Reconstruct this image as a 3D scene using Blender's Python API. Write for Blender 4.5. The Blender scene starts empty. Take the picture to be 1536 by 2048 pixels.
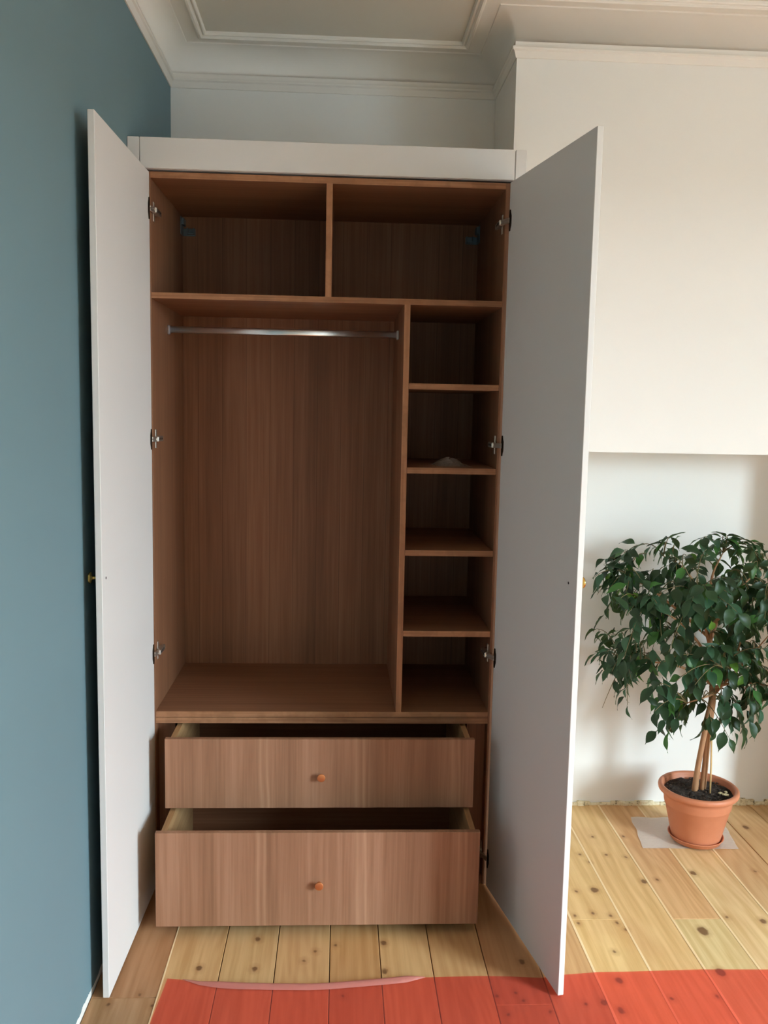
import bpy, bmesh, math, random
from mathutils import Vector, Matrix, noise

# ------------------------------------------------------------------ camera
SC = bpy.context.scene
COL = SC.collection
cam_d = bpy.data.cameras.new('camera')
cam = bpy.data.objects.new('camera', cam_d)
COL.objects.link(cam)
cam_d.sensor_fit = 'VERTICAL'
cam_d.sensor_height = 24.0
cam_d.lens = 1771.0 / 2048.0 * 24.0
cam_d.clip_start = 0.02
CR = Vector((0.99859861, -0.0489923, 0.02001403))
CU = Vector((-0.01418167, 0.11662302, 0.993075))
CF = Vector((0.05098713, 0.99196715, -0.11576479))
cam.matrix_world = Matrix(((CR.x, CU.x, -CF.x, 0.5359), (CR.y, CU.y, -CF.y, -2.7421),
                           (CR.z, CU.z, -CF.z, 1.5537), (0, 0, 0, 1)))
SC.camera = cam

# ------------------------------------------------------------------ world, light, exposure
W = bpy.data.worlds.new('world')
SC.world = W
W.use_nodes = True
# overcast sky, seen by the room only through the tall window in the right hand wall
W.node_tree.nodes['Background'].inputs[0].default_value = (0.73, 0.90, 1.0, 1)
W.node_tree.nodes['Background'].inputs[1].default_value = 32.5
XR, YF = 4.40, -4.30                                     # right hand wall and the wall behind the camera
WY0, WY1, WZ0, WZ1 = -3.95, -2.45, 0.50, 2.55            # the window in the right hand wall
pd = bpy.data.lights.new('window_portal', 'AREA')      # sampling portal for the sky, gives no light itself
pd.shape = 'RECTANGLE'
pd.size, pd.size_y = WZ1 - WZ0, WY1 - WY0
pd.cycles.is_portal = True
po = bpy.data.objects.new('window_portal', pd)
COL.objects.link(po)
po.location = (XR + 0.02, (WY0 + WY1) / 2, (WZ0 + WZ1) / 2)
po.rotation_euler = (0, math.radians(90), 0)
SC.view_settings.view_transform = 'Standard'
SC.view_settings.look = 'None'
SC.view_settings.gamma = 1
SC.view_settings.use_curve_mapping = False
SC.view_settings.exposure = 1.0
SC.cycles.max_bounces = 10
SC.cycles.diffuse_bounces = 6
SC.cycles.transparent_max_bounces = 12
SC.cycles.use_denoising = True
SC.cycles.sample_clamp_indirect = 6.0

# ------------------------------------------------------------------ helpers
WORIG = {}


def lin(r, g, b):
    f = lambda c: (c / 255 / 12.92) if c / 255 <= 0.04045 else ((c / 255 + 0.055) / 1.055) ** 2.4
    return (f(r), f(g), f(b), 1.0)


def empty(name, loc, parent=None):
    o = bpy.data.objects.new(name, None)
    COL.objects.link(o)
    loc = Vector(loc)
    WORIG[o] = loc
    if parent:
        o.parent = parent
        o.location = loc - WORIG[parent]
    else:
        o.location = loc
    o.empty_display_size = 0.05
    return o


def obj(name, bm, mats, parent=None, smooth=False, origin=None):
    """Link a bmesh built in world coordinates as one mesh object."""
    me = bpy.data.meshes.new(name)
    if origin is None:
        n = len(bm.verts)
        lo = [min(v.co[i] for v in bm.verts) for i in range(3)]
        hi = [max(v.co[i] for v in bm.verts) for i in range(3)]
        origin = Vector(((lo[0] + hi[0]) / 2, (lo[1] + hi[1]) / 2, lo[2]))
    origin = Vector(origin)
    for v in bm.verts:
        v.co -= origin
    bmesh.ops.recalc_face_normals(bm, faces=bm.faces[:])
    if smooth:
        for f in bm.faces:
            f.smooth = True
    bm.to_mesh(me)
    bm.free()
    for m in (mats if isinstance(mats, (list, tuple)) else [mats]):
        me.materials.append(m)
    o = bpy.data.objects.new(name, me)
    COL.objects.link(o)
    WORIG[o] = origin
    if parent:
        o.parent = parent
        o.location = origin - WORIG[parent]
    else:
        o.location = origin
    return o


def tag(o, label, cat, group=None):
    o['label'] = label
    o['category'] = cat
    if group:
        o['group'] = group
    return o


def struct(o, label=None):
    o['kind'] = 'structure'
    if label:
        o['label'] = label
    return o


def new():
    return bmesh.new()


def box(bm, x0, x1, y0, y1, z0, z1, bev=0.0, mi=0, seg=1):
    t = bmesh.new()
    vs = [t.verts.new((x, y, z)) for x in (x0, x1) for y in (y0, y1) for z in (z0, z1)]
    for f in ((0, 1, 3, 2), (4, 6, 7, 5), (0, 4, 5, 1), (2, 3, 7, 6), (0, 2, 6, 4), (1, 5, 7, 3)):
        t.faces.new([vs[i] for i in f])
    if bev > 0:
        bmesh.ops.bevel(t, geom=t.edges[:], offset=bev, segments=seg, affect='EDGES', profile=0.5)
    merge(bm, t, mi)


def merge(bm, t, mi=None):
    mp = {}
    for v in t.verts:
        mp[v] = bm.verts.new(v.co)
    for f in t.faces:
        try:
            g = bm.faces.new([mp[v] for v in f.verts])
        except ValueError:
            continue
        g.material_index = f.material_index if mi is None else mi
        g.smooth = f.smooth
    t.free()


def prism(bm, pts, z0, z1, bev=0.0, mi=0):
    t = bmesh.new()
    a = [t.verts.new((p[0], p[1], z0)) for p in pts]
    b = [t.verts.new((p[0], p[1], z1)) for p in pts]
    n = len(pts)
    t.faces.new(a)
    t.faces.new(b)
    for i in range(n):
        t.faces.new((a[i], a[(i + 1) % n], b[(i + 1) % n], b[i]))
    bmesh.ops.recalc_face_normals(t, faces=t.faces[:])
    if bev > 0:
        bmesh.ops.bevel(t, geom=t.edges[:], offset=bev, segments=1, affect='EDGES')
    merge(bm, t, mi)


def lathe(bm, c, prof, seg=32, axis=Vector((0, 0, 1)), mi=0, smooth=True, closed=False):
    """prof: list of (radius, height along axis)."""
    axis = Vector(axis).normalized()
    u = axis.orthogonal().normalized()
    w = axis.cross(u)
    c = Vector(c)
    rings = []
    for r, h in prof:
        if r < 1e-6:
            rings.append([bm.verts.new(c + axis * h)])
        else:
            rings.append([bm.verts.new(c + axis * h + (u * math.cos(2 * math.pi * i / seg) + w * math.sin(2 * math.pi * i / seg)) * r)
                          for i in range(seg)])
    pairs = list(zip(rings[:-1], rings[1:]))
    if closed:
        pairs.append((rings[-1], rings[0]))
    for a, b in pairs:
        for i in range(seg):
            j = (i + 1) % seg
            q = [a[i % len(a)], a[j % len(a)], b[j % len(b)], b[i % len(b)]]
            q2 = []
            for v in q:
                if v not in q2:
                    q2.append(v)
            if len(q2) >= 3:
                f = bm.faces.new(q2)
                f.material_index = mi
                f.smooth = smooth


def tube(bm, pts, radii, seg=8, mi=0, cap=True):
    pts = [Vector(p) for p in pts]
    rings = []
    prev = None
    for i, p in enumerate(pts):
        d = (pts[min(i + 1, len(pts) - 1)] - pts[max(i - 1, 0)]).normalized()
        u = d.orthogonal().normalized() if prev is None else (prev - d * prev.dot(d)).normalized()
        prev = u
        w = d.cross(u)
        r = radii[i] if isinstance(radii, (list, tuple)) else radii
        rings.append([bm.verts.new(p + (u * math.cos(2 * math.pi * k / seg) + w * math.sin(2 * math.pi * k / seg)) * r) for k in range(seg)])
    for a, b in zip(rings[:-1], rings[1:]):
        for k in range(seg):
            f = bm.faces.new((a[k], a[(k + 1) % seg], b[(k + 1) % seg], b[k]))
            f.smooth = True
            f.material_index = mi
    if cap:
        bm.faces.new(rings[0][::-1]).material_index = mi
        bm.faces.new(rings[-1]).material_index = mi


def smoothpath(pts, n=6):
    """Catmull-Rom through the points."""
    P = [Vector(p) for p in pts]
    P = [P[0] * 2 - P[1]] + P + [P[-1] * 2 - P[-2]]
    out = []
    for i in range(1, len(P) - 2):
        for k in range(n):
            t = k / n
            out.append(0.5 * ((2 * P[i]) + (P[i + 1] - P[i - 1]) * t + (2 * P[i - 1] - 5 * P[i] + 4 * P[i + 1] - P[i + 2]) * t * t
                              + (3 * P[i] - P[i - 1] - 3 * P[i + 1] + P[i + 2]) * t ** 3))
    out.append(P[-2])
    return out


# ------------------------------------------------------------------ materials
class NT:
    def __init__(s, name):
        s.m = bpy.data.materials.new(name)
        s.m.use_nodes = True
        s.t = s.m.node_tree
        s.b = s.t.nodes['Principled BSDF']
        s.out = s.t.nodes['Material Output']

    def n(s, typ, **kw):
        nd = s.t.nodes.new(typ)
        for k, v in kw.items():
            if k.startswith('i_'):
                key = k[2:]
                nd.inputs[int(key) if key.isdigit() else key].default_value = v
            else:
                setattr(nd, k, v)
        return nd

    def l(s, a, b):
        s.t.links.new(a, b)

    def math(s, op, a, b=None, clamp=False):
        nd = s.n('ShaderNodeMath', operation=op, use_clamp=clamp)
        for i, x in enumerate((a, b)):
            if x is None:
                continue
            if isinstance(x, (int, float)):
                nd.inputs[i].default_value = x
            else:
                s.l(x, nd.inputs[i])
        return nd.outputs[0]

    def mix(s, fac, a, b, mode='MIX'):
        nd = s.n('ShaderNodeMix', data_type='RGBA', blend_type=mode)
        for i, x in ((0, fac), (6, a), (7, b)):
            if isinstance(x, (int, float, tuple)):
                nd.inputs[i].default_value = x
            else:
                s.l(x, nd.inputs[i])
        return nd.outputs[2]

    def ramp(s, fac, stops):
        nd = s.n('ShaderNodeValToRGB')
        e = nd.color_ramp.elements
        while len(e) < len(stops):
            e.new(0.5)
        for el, (p, c) in zip(e, stops):
            el.position = p
            el.color = c
        s.l(fac, nd.inputs[0])
        return nd.outputs[0]

    def noise(s, vec, scale, detail=3, rough=0.5, out='Fac'):
        nd = s.n('ShaderNodeTexNoise', i_Scale=scale, i_Detail=detail, i_Roughness=rough)
        if vec is not None:
            s.l(vec, nd.inputs['Vector'])
        return nd.outputs[out]

    def pos(s):
        return s.n('ShaderNodeNewGeometry').outputs['Position']

    def map(s, vec, scale, loc=(0, 0, 0)):
        nd = s.n('ShaderNodeMapping')
        nd.inputs['Scale'].default_value = scale
        nd.inputs['Location'].default_value = loc
        s.l(vec, nd.inputs['Vector'])
        return nd.outputs[0]

    def bump(s, h, strength=0.2, dist=0.002):
        nd = s.n('ShaderNodeBump', i_Strength=strength, i_Distance=dist)
        s.l(h, nd.inputs['Height'])
        s.l(nd.outputs[0], s.b.inputs['Normal'])

    def set(s, col=None, rough=None, metal=None, spec=None):
        if col is not None:
            if isinstance(col, tuple):
                s.b.inputs['Base Color'].default_value = col
            else:
                s.l(col, s.b.inputs['Base Color'])
        if rough is not None:
            s.b.inputs['Roughness'].default_value = rough
        if metal is not None:
            s.b.inputs['Metallic'].default_value = metal
        if spec is not None:
            s.b.inputs['Specular IOR Level'].default_value = spec
        return s.m


def paint(name, col, rough=0.6, var=0.03, bump=0.05, spec=0.3):
    k = NT(name)
    n = k.noise(k.pos(), 2.3, 4)
    c = k.mix(n, tuple(x * (1 - var) for x in col[:3]) + (1,), tuple(min(1, x * (1 + var)) for x in col[:3]) + (1,))
    k.bump(k.noise(k.pos(), 180, 2), bump, 0.001)
    return k.set(c, rough, spec=spec)


M_white = paint('white_wall_paint', lin(234, 232, 227), 0.75)
M_far = paint('far_wall_paint', lin(176, 174, 170), 0.8)
M_street = paint('street_grey', lin(124, 122, 121), 0.9)  # grey of the unseen street, set for the light it bounces indoors
M_ceil = paint('ceiling_paint', lin(222, 216, 205), 0.8)
M_cornice = paint('cornice_paint', lin(234, 229, 221), 0.7)
M_door = paint('white_lacquer', lin(222, 218, 214), 0.5, 0.012, 0.02, 0.25)


def blue_wall():
    k = NT('blue_wall_paint')
    p = k.pos()
    n = k.noise(p, 1.7, 4)
    c = k.mix(n, lin(108, 133, 140), lin(114, 139, 146))
    sep = k.n('ShaderNodeSeparateXYZ')
    k.l(p, sep.inputs[0])
    edge = k.math('ADD', 0.018, k.math('MULTIPLY', k.math('SUBTRACT', k.noise(p, 9, 5, 0.7), 0.5), 0.055))
    f = k.math('LESS_THAN', sep.outputs[2], edge)
    c = k.mix(f, c, lin(232, 230, 224))
    k.bump(k.noise(p, 160, 2), 0.06, 0.001)
    return k.set(c, 0.7, spec=0.25)


M_blue = blue_wall()


def veneer(name, axis, dark, mid, light, seed=0.0, edge=False):
    k = NT(name)
    p = k.pos()
    sc = {'x': (0.7, 30, 30), 'z': (30, 30, 0.7), 'y': (30, 0.7, 30)}[axis]
    fine = k.noise(k.map(p, tuple(s * 4 for s in sc), (seed, seed, seed)), 1.0, 4, 0.6)
    broad = k.noise(k.map(p, tuple(s * 0.42 for s in sc), (seed + 3, seed, seed + 7)), 1.0, 3, 0.55)
    f = k.math('ADD', k.math('MULTIPLY', fine, 0.45), k.math('MULTIPLY', broad, 0.55))
    c = k.ramp(f, [(0.36, dark), (0.5, mid), (0.64, light)])
    if axis == 'z' and seed == 0.0:
        # veneer leaves laid side by side: a fine dark seam and a slight change of tone at each
        sx = k.n('ShaderNodeSeparateXYZ'); k.l(p, sx.inputs[0])
        u = k.math('DIVIDE', k.math('SUBTRACT', sx.outputs[0], 0.02), 0.0865)
        wn = k.n('ShaderNodeTexWhiteNoise', noise_dimensions='1D'); k.l(k.math('FLOOR', u), wn.inputs['W'])
        tone = k.mix(wn.outputs['Value'], (0.90, 0.90, 0.90, 1), (1.08, 1.08, 1.08, 1))
        c = k.mix(1.0, c, tone, 'MULTIPLY')
        fr = k.math('FRACT', u)
        seam = k.math('LESS_THAN', k.math('MINIMUM', fr, k.math('SUBTRACT', 1.0, fr)), 0.014)
        c = k.mix(k.math('MULTIPLY', seam, 0.45), c, lin(78, 48, 34))
    if not edge:
        # narrow pale and dark streaks where the veneer leaves meet
        st = k.noise(k.map(p, tuple(s * 1.1 for s in sc), (seed + 11, seed + 5, seed + 2)), 1.0, 1, 0.4)
        c = k.mix(k.math('MULTIPLY', k.ramp(st, [(0.66, (0, 0, 0, 1)), (0.70, (1, 1, 1, 1))]), 0.35), c, light)
        c = k.mix(k.math('MULTIPLY', k.ramp(st, [(0.29, (1, 1, 1, 1)), (0.33, (0, 0, 0, 1))]), 0.35), c, dark)
    else:
        bl = k.noise(k.map(p, (14, 9, 14), (seed, 0, 0)), 1.0, 3, 0.6)
        c = k.mix(k.math('MULTIPLY', k.ramp(bl, [(0.45, (1, 1, 1, 1)), (0.55, (0, 0, 0, 1))]), 0.35), c, dark)
    k.bump(fine, 0.05, 0.0006)
    return k.set(c, 0.5, spec=0.35)


VD, VM, VL = lin(122, 82, 58), lin(137, 94, 67), lin(151, 107, 79)
M_vz = veneer('walnut_veneer_upright_grain', 'z', VD, VM, VL)
M_vx = veneer('walnut_veneer_level_grain', 'x', VD, VM, VL, 4.0)
M_vy = veneer('walnut_veneer_depth_grain', 'y', VD, VM, VL, 9.0)
M_edge = veneer('walnut_edge_lipping', 'x', lin(126, 84, 56), lin(166, 116, 82), lin(188, 138, 101), 2.0, True)
M_edgez = veneer('walnut_edge_lipping_upright', 'z', lin(130, 86, 58), lin(168, 117, 83), lin(186, 136, 100), 6.0, True)
M_front = veneer('walnut_drawer_front', 'z', lin(136, 97, 72), lin(152, 109, 82), lin(167, 124, 97), 13.0)
def front_streaks(m):
    # pale heartwood streaks running through both drawer fronts of the same veneer leaf
    t = m.node_tree
    k = NT.__new__(NT); k.m = m; k.t = t; k.b = t.nodes['Principled BSDF']
    p = k.pos()
    sp = k.n('ShaderNodeSeparateXYZ'); k.l(p, sp.inputs[0])
    warp = k.math('MULTIPLY', k.math('SUBTRACT', k.noise(k.map(p, (3, 3, 5)), 1.0, 2), 0.5), 0.014)
    x = k.math('ADD', sp.outputs[0], warp)
    x = k.math('ADD', x, k.math('MULTIPLY', k.math('SUBTRACT', sp.outputs[2], 0.2), 0.02))
    acc = None
    for c, w in ((0.314, 0.009), (0.334, 0.007), (0.607, 0.010), (0.630, 0.007), (0.905, 0.013), (0.925, 0.007)):
        d = k.math('SUBTRACT', 1.0, k.math('DIVIDE', k.math('ABSOLUTE', k.math('SUBTRACT', x, c)), w), True)
        acc = d if acc is None else k.math('MAXIMUM', acc, d)
    src = k.b.inputs['Base Color'].links[0].from_socket
    k.l(k.mix(k.math('MULTIPLY', acc, 0.36), src, lin(196, 154, 122)), k.b.inputs['Base Color'])


front_streaks(M_front)
M_box = veneer('drawer_box_wood', 'y', lin(150, 112, 74), lin(172, 132, 90), lin(188, 150, 106), 17.0)


def metal(name, col, rough):
    k = NT(name)
    return k.set(col, rough, 1.0)


M_chrome = metal('satin_chrome', lin(232, 234, 236), 0.28)
M_nickel = metal('hinge_nickel', lin(226, 220, 210), 0.4)
M_dark = metal('dark_hinge_steel', lin(62, 52, 44), 0.45)
M_brass = metal('brass', lin(214, 172, 96), 0.22)
M_copper = metal('drawer_knob_brass', lin(226, 156, 104), 0.5)
k_ = NT('bracket_zinc')
M_zinc = k_.set(lin(120, 138, 148), 0.4, 0.6)
k_ = NT('screw_dark')
M_screw = k_.set(lin(70, 58, 55), 0.5, 0.5)

KNOTS = [(1.489, 0.325), (1.605, 0.326), (1.406, 0.194), (1.499, 0.19), (1.565, 0.174), (1.425, 0.141), (1.329, -0.046),
         (1.391, -0.039), (1.622, 0.023), (1.574, 0.011), (1.762, 0.063), (2.1, 0.393), (1.983, 0.073), (1.286, -0.185),
         (1.347, -0.171), (1.4, -0.187), (1.287, -0.228), (1.407, -0.227), (1.424, -0.262), (1.354, -0.372), (1.657, -0.273),
         (1.763, -0.201), (1.868, -0.224), (1.626, -0.47), (1.326, -0.501), (1.207, -0.595), (1.258, -0.59), (1.293, -0.623),
         (1.446, -0.578), (1.572, -0.573), (0.317, -0.291), (0.166, -0.424), (0.32, -0.43), (0.487, -0.354), (0.455, -0.397),
         (0.545, -0.324), (0.685, -0.316), (0.681, -0.448), (0.565, -0.55), (1.074, -0.413), (1.029, -0.547), (0.977, -0.558),
         (1.044, -0.578), (0.994, -0.632), (1.105, -0.623), (0.028, -0.534), (-0.044, -0.571), (0.069, -0.577)]
KBIG = {(1.657, -0.273): 2.6, (1.626, -0.47): 2.2, (1.391, -0.039): 2.0, (2.1, 0.393): 1.7, (1.868, -0.224): 1.6, (1.762, 0.063): 1.6,
        (0.317, -0.291): 1.3, (0.32, -0.43): 1.2, (0.166, -0.424): 1.3, (0.685, -0.316): 1.3, (0.681, -0.448): 1.3, (1.293, -0.623): 1.4,
        (1.258, -0.59): 1.5, (1.326, -0.501): 1.6, (0.545, -0.324): 0.6, (1.574, 0.011): 1.5, (1.074, -0.413): 1.3}


def plank_mat():
    k = NT('pine_board')
    p = k.pos()
    info = k.n('ShaderNodeObjectInfo')
    rnd = info.outputs['Random']
    off = k.n('ShaderNodeCombineXYZ')
    k.l(k.math('MULTIPLY', rnd, 37.0), off.inputs[0])
    k.l(k.math('MULTIPLY', rnd, 91.0), off.inputs[1])
    va = k.n('ShaderNodeVectorMath', operation='ADD')
    k.l(p, va.inputs[0])
    k.l(off.outputs[0], va.inputs[1])
    q = va.outputs[0]
    # growth rings: bands across the board bent by a slow noise so that they arch like plain sawn pine
    warp = k.noise(k.map(q, (5, 0.9, 5)), 1.0, 2)
    sep = k.n('ShaderNodeSeparateXYZ')
    k.l(q, sep.inputs[0])
    ph = k.math('ADD', k.math('MULTIPLY', sep.outputs[0], 210.0), k.math('MULTIPLY', warp, 62.0))
    ring = k.math('ADD', k.math('MULTIPLY', k.math('SINE', ph), 0.5), 0.5)
    streak = k.noise(k.map(q, (42, 1.6, 42)), 1.0, 4, 0.6)
    f = k.math('ADD', k.math('MULTIPLY', ring, 0.10), k.math('MULTIPLY', streak, 0.90))
    base = info.outputs['Color']
    dark = k.mix(1.0, base, (0.88, 0.80, 0.68, 1), 'MULTIPLY')
    light = k.mix(1.0, base, (1.08, 1.08, 1.06, 1), 'MULTIPLY')
    mm = k.n('ShaderNodeMapRange')
    mm.inputs[1].default_value, mm.inputs[2].default_value = 0.36, 0.62
    k.l(f, mm.inputs[0])
    c = k.mix(mm.outputs[0], dark, light)
    # broad tone drift and old stains
    bl = k.noise(k.map(p, (3.0, 2.2, 3)), 1.0, 4, 0.55)
    c = k.mix(k.math('MULTIPLY', k.ramp(bl, [(0.48, (0, 0, 0, 1)), (0.72, (1, 1, 1, 1))]), 0.4), c, lin(196, 140, 98))
    # knots and nail marks
    spots = None
    wob = k.math('MULTIPLY', k.math('SUBTRACT', k.noise(p, 70, 2), 0.5), 0.010)
    sp = k.n('ShaderNodeSeparateXYZ')
    k.l(p, sp.inputs[0])
    for (x, y) in KNOTS:
        r = 0.0056 * KBIG.get((x, y), 0.62)
        dx = k.math('SUBTRACT', sp.outputs[0], x)
        dy = k.math('MULTIPLY', k.math('SUBTRACT', sp.outputs[1], y), 0.75)
        d = k.math('SQRT', k.math('ADD', k.math('MULTIPLY', dx, dx), k.math('MULTIPLY', dy, dy)))
        v = k.math('SUBTRACT', d, r)
        spots = v if spots is None else k.math('MINIMUM', spots, v)
    spots = k.math('ADD', spots, wob)
    core = k.n('ShaderNodeMapRange')
    core.inputs[1].default_value, core.inputs[2].default_value = 0.003, -0.002
    k.l(spots, core.inputs[0])
    halo = k.n('ShaderNodeMapRange')
    halo.inputs[1].default_value, halo.inputs[2].default_value = 0.016, 0.0
    k.l(spots, halo.inputs[0])
    c = k.mix(k.math('MULTIPLY', halo.outputs[0], 0.35), c, lin(150, 96, 52))
    c = k.mix(k.math('MULTIPLY', core.outputs[0], 0.8), c, lin(104, 66, 38))
    k.bump(f, 0.12, 0.0008)
    return k.set(c, 0.55, spec=0.3)


M_plank = plank_mat()
k_ = NT('joint_filler_wood')
M_fill = k_.set(k_.mix(k_.noise(k_.map(k_.pos(), (60, 4, 60)), 1.0, 3), lin(226, 190, 140), lin(250, 226, 182)), 0.6)
k_ = NT('subfloor_dark')
M_sub = k_.set(lin(58, 38, 24), 0.9)
k_ = NT('rough_mortar')
M_mortar = k_.set(k_.ramp(k_.noise(k_.pos(), 45, 5, 0.7), [(0.36, lin(96, 78, 54)), (0.46, lin(222, 206, 168)), (0.7, lin(236, 226, 200))]), 0.9)


def plastic_sheet():
    k = NT('red_polythene')
    n = k.noise(k.map(k.pos(), (5, 5, 5)), 1.0, 4)
    col = k.mix(n, lin(236, 112, 100), lin(248, 136, 122))
    k.set(col, 0.38, spec=0.4)
    k.bump(k.noise(k.pos(), 38, 4, 0.6), 0.25, 0.004)
    tr = k.n('ShaderNodeBsdfTransparent')
    tr.inputs[0].default_value = lin(255, 186, 178)
    tl = k.n('ShaderNodeMixShader')
    tl.inputs[0].default_value = 0.79
    k.l(k.b.outputs[0], tl.inputs[1])
    k.l(tr.outputs[0], tl.inputs[2])
    k.l(tl.outputs[0], k.out.inputs[0])
    return k.m


M_sheet = plastic_sheet()


def clear_plastic(name, col, opac, rough=0.25):
    k = NT(name)
    k.set(col, rough, spec=0.6)
    k.bump(k.noise(k.pos(), 55, 3, 0.6), 0.5, 0.005)
    tr = k.n('ShaderNodeBsdfTransparent')
    tr.inputs[0].default_value = (0.95, 0.95, 0.95, 1)
    mx = k.n('ShaderNodeMixShader')
    mx.inputs[0].default_value = opac
    k.l(tr.outputs[0], mx.inputs[1])
    k.l(k.b.outputs[0], mx.inputs[2])
    k.l(mx.outputs[0], k.out.inputs[0])
    return k.m


M_clear = clear_plastic('milky_polythene', lin(238, 230, 220), 0.6)
M_fold = clear_plastic('pale_red_fold', lin(206, 128, 116), 0.7, 0.35)
M_scrap = clear_plastic('clear_wrapping', lin(190, 180, 172), 0.55)

k_ = NT('terracotta_plastic')
M_terra = k_.set(k_.mix(k_.noise(k_.pos(), 22, 3), lin(190, 116, 82), lin(203, 130, 95)), 0.5, spec=0.4)
k_ = NT('potting_soil')
M_soil = k_.set(k_.ramp(k_.noise(k_.pos(), 130, 4, 0.7), [(0.35, lin(22, 18, 15)), (0.55, lin(58, 46, 38)), (0.72, lin(112, 96, 82))]), 0.95)
k_ = NT('ficus_bark')
M_bark = k_.set(k_.mix(k_.noise(k_.map(k_.pos(), (140, 140, 22)), 1.0, 4), lin(136, 92, 58), lin(194, 148, 108)), 0.75)
k_.bump(k_.noise(k_.map(k_.pos(), (90, 90, 160)), 1.0, 3), 0.4, 0.002)
k_ = NT('twig_green_brown')
M_twig = k_.set(lin(112, 98, 62), 0.7)
k_ = NT('bamboo_cane')
M_cane = k_.set(k_.mix(k_.noise(k_.map(k_.pos(), (100, 100, 12)), 1.0, 3), lin(190, 152, 98), lin(216, 182, 126)), 0.6)


def leaf_mat():
    k = NT('ficus_leaf')
    info = k.n('ShaderNodeObjectInfo')
    base = info.outputs['Color']
    at = k.n('ShaderNodeAttribute', attribute_name='leafcol')
    ge = k.n('ShaderNodeNewGeometry')
    c = k.mix(1.0, base, at.outputs['Color'], 'MULTIPLY')
    c = k.mix(k.math('MULTIPLY', k.noise(k.pos(), 60, 2), 0.5), c, k.mix(1.0, c, (0.6, 0.7, 0.6, 1), 'MULTIPLY'))
    c = k.mix(k.math('MULTIPLY', ge.outputs['Backfacing'], 0.55), c, k.mix(0.5, c, lin(120, 142, 104)))
    k.set(c, 0.42, spec=0.3)
    tl = k.n('ShaderNodeBsdfTranslucent')
    k.l(k.mix(1.0, c, (1.3, 1.7, 0.6, 1), 'MULTIPLY'), tl.inputs[0])
    mx = k.n('ShaderNodeMixShader')
    mx.inputs[0].default_value = 0.18
    k.l(k.b.outputs[0], mx.inputs[1])
    k.l(tl.outputs[0], mx.inputs[2])
    k.l(mx.outputs[0], k.out.inputs[0])
    return k.m


M_leaf = leaf_mat()

# ------------------------------------------------------------------ room shell
WL = -0.0983          # blue wall plane
AY = 0.677            # back of the alcove
BX, BY = 1.096, 0.28  # chimney breast corner and face
RX0, RX1, RY, RZ = 1.29, 2.32, 0.594, 1.4203   # recess in the breast
ZC = 2.842

bm = new(); box(bm, WL - 0.12, WL, YF, AY + 0.12, -0.03, 2.95)
struct(obj('wall_left', bm, M_blue), 'blue painted left wall with a bare white strip along the floor')
bm = new(); box(bm, WL, BX, AY, AY + 0.12, -0.03, 2.95)
struct(obj('wall_back', bm, M_white), 'white alcove wall showing above the wardrobe')
bm = new()
box(bm, BX, RX0, BY, RY + 0.12, -0.03, 2.95)                       # left pier
box(bm, RX1, XR + 0.1, BY, RY + 0.12, -0.03, 2.95)                 # right pier
t = new(); box(t, RX0, RX1, BY, RY + 0.12, RZ, 2.95); merge(bm, t)  # lintel
box(bm, RX0, RX1, RY, RY + 0.12, -0.03, RZ)                        # recess back
struct(obj('wall_chimney', bm, M_white), 'white chimney breast with a deep square fireplace recess')
bm = new()
box(bm, XR, XR + 0.2, YF - 0.1, WY0, -0.03, 2.95); box(bm, XR, XR + 0.2, WY1, BY, -0.03, 2.95)
box(bm, XR, XR + 0.2, WY0, WY1, -0.03, WZ0); box(bm, XR, XR + 0.2, WY0, WY1, WZ1, 2.95)
struct(obj('wall_right', bm, M_far))
bm = new(); box(bm, WL - 0.12, XR + 0.2, YF - 0.1, YF, -0.03, 2.95)
struct(obj('wall_front', bm, M_far))
bm = new()
for a in ((WY0, WY0 + 0.05, WZ0, WZ1), (WY1 - 0.05, WY1, WZ0, WZ1), (WY0 + 0.05, WY1 - 0.05, WZ0, WZ0 + 0.05),
          (WY0 + 0.05, WY1 - 0.05, WZ1 - 0.05, WZ1), (WY0 + 0.05, WY1 - 0.05, 1.49, 1.53)):
    box(bm, XR + 0.06, XR + 0.12, a[0], a[1], a[2], a[3], 0.004)
struct(obj('window_1', bm, M_door))
# unseen ground and terrace opposite, added and sized to shape the window light
bm = new(); box(bm, XR + 0.3, 30, -30, 30, -4.2, -4.0)
struct(obj('floor_unseen_street', bm, M_street))
bm = new(); box(bm, 18.0, 30, -30, 30, -4.0, 3.2)
struct(obj('wall_unseen_street', bm, M_street))
bm = new(); box(bm, WL - 0.12, XR + 0.2, YF - 0.1, AY + 0.12, ZC, ZC + 0.11)
struct(obj('ceiling', bm, M_ceil), 'white ceiling framed by a moulded bead')

# cornice swept round left wall, alcove and breast with mitred corners
prof = [(0.0, 2.700), (0.004, 2.700), (0.0055, 2.7045), (0.0080, 2.7135), (0.0105, 2.7200), (0.0160, 2.7240), (0.0172, 2.7295),
        (0.0155, 2.7340), (0.0080, 2.7360), (0.0070, 2.7425), (0.0070, 2.7500)]
for i in range(13):
    a = i / 12 * math.pi / 2
    prof.append((0.0070 + 0.063 * (1 - math.cos(a)), 2.7500 + 0.082 * math.sin(a)))
prof += [(0.0720, 2.8350), (0.1180, 2.8350), (0.1200, 2.8280), (0.1250, 2.8240), (0.1310, 2.8240), (0.1360, 2.8280), (0.1375, 2.8330),
         (0.1400, 2.8335), (0.1430, 2.8300), (0.1470, 2.8300), (0.1500, 2.8340), (0.1510, 2.8425), (0.0, 2.8425)]
path = [((WL, YF), (1, 0)), ((WL, AY), (1, -1)), ((BX, AY), (-1, -1)), ((BX, BY), (-1, -1)), ((XR, BY), (0, -1))]
bm = new()
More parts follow.
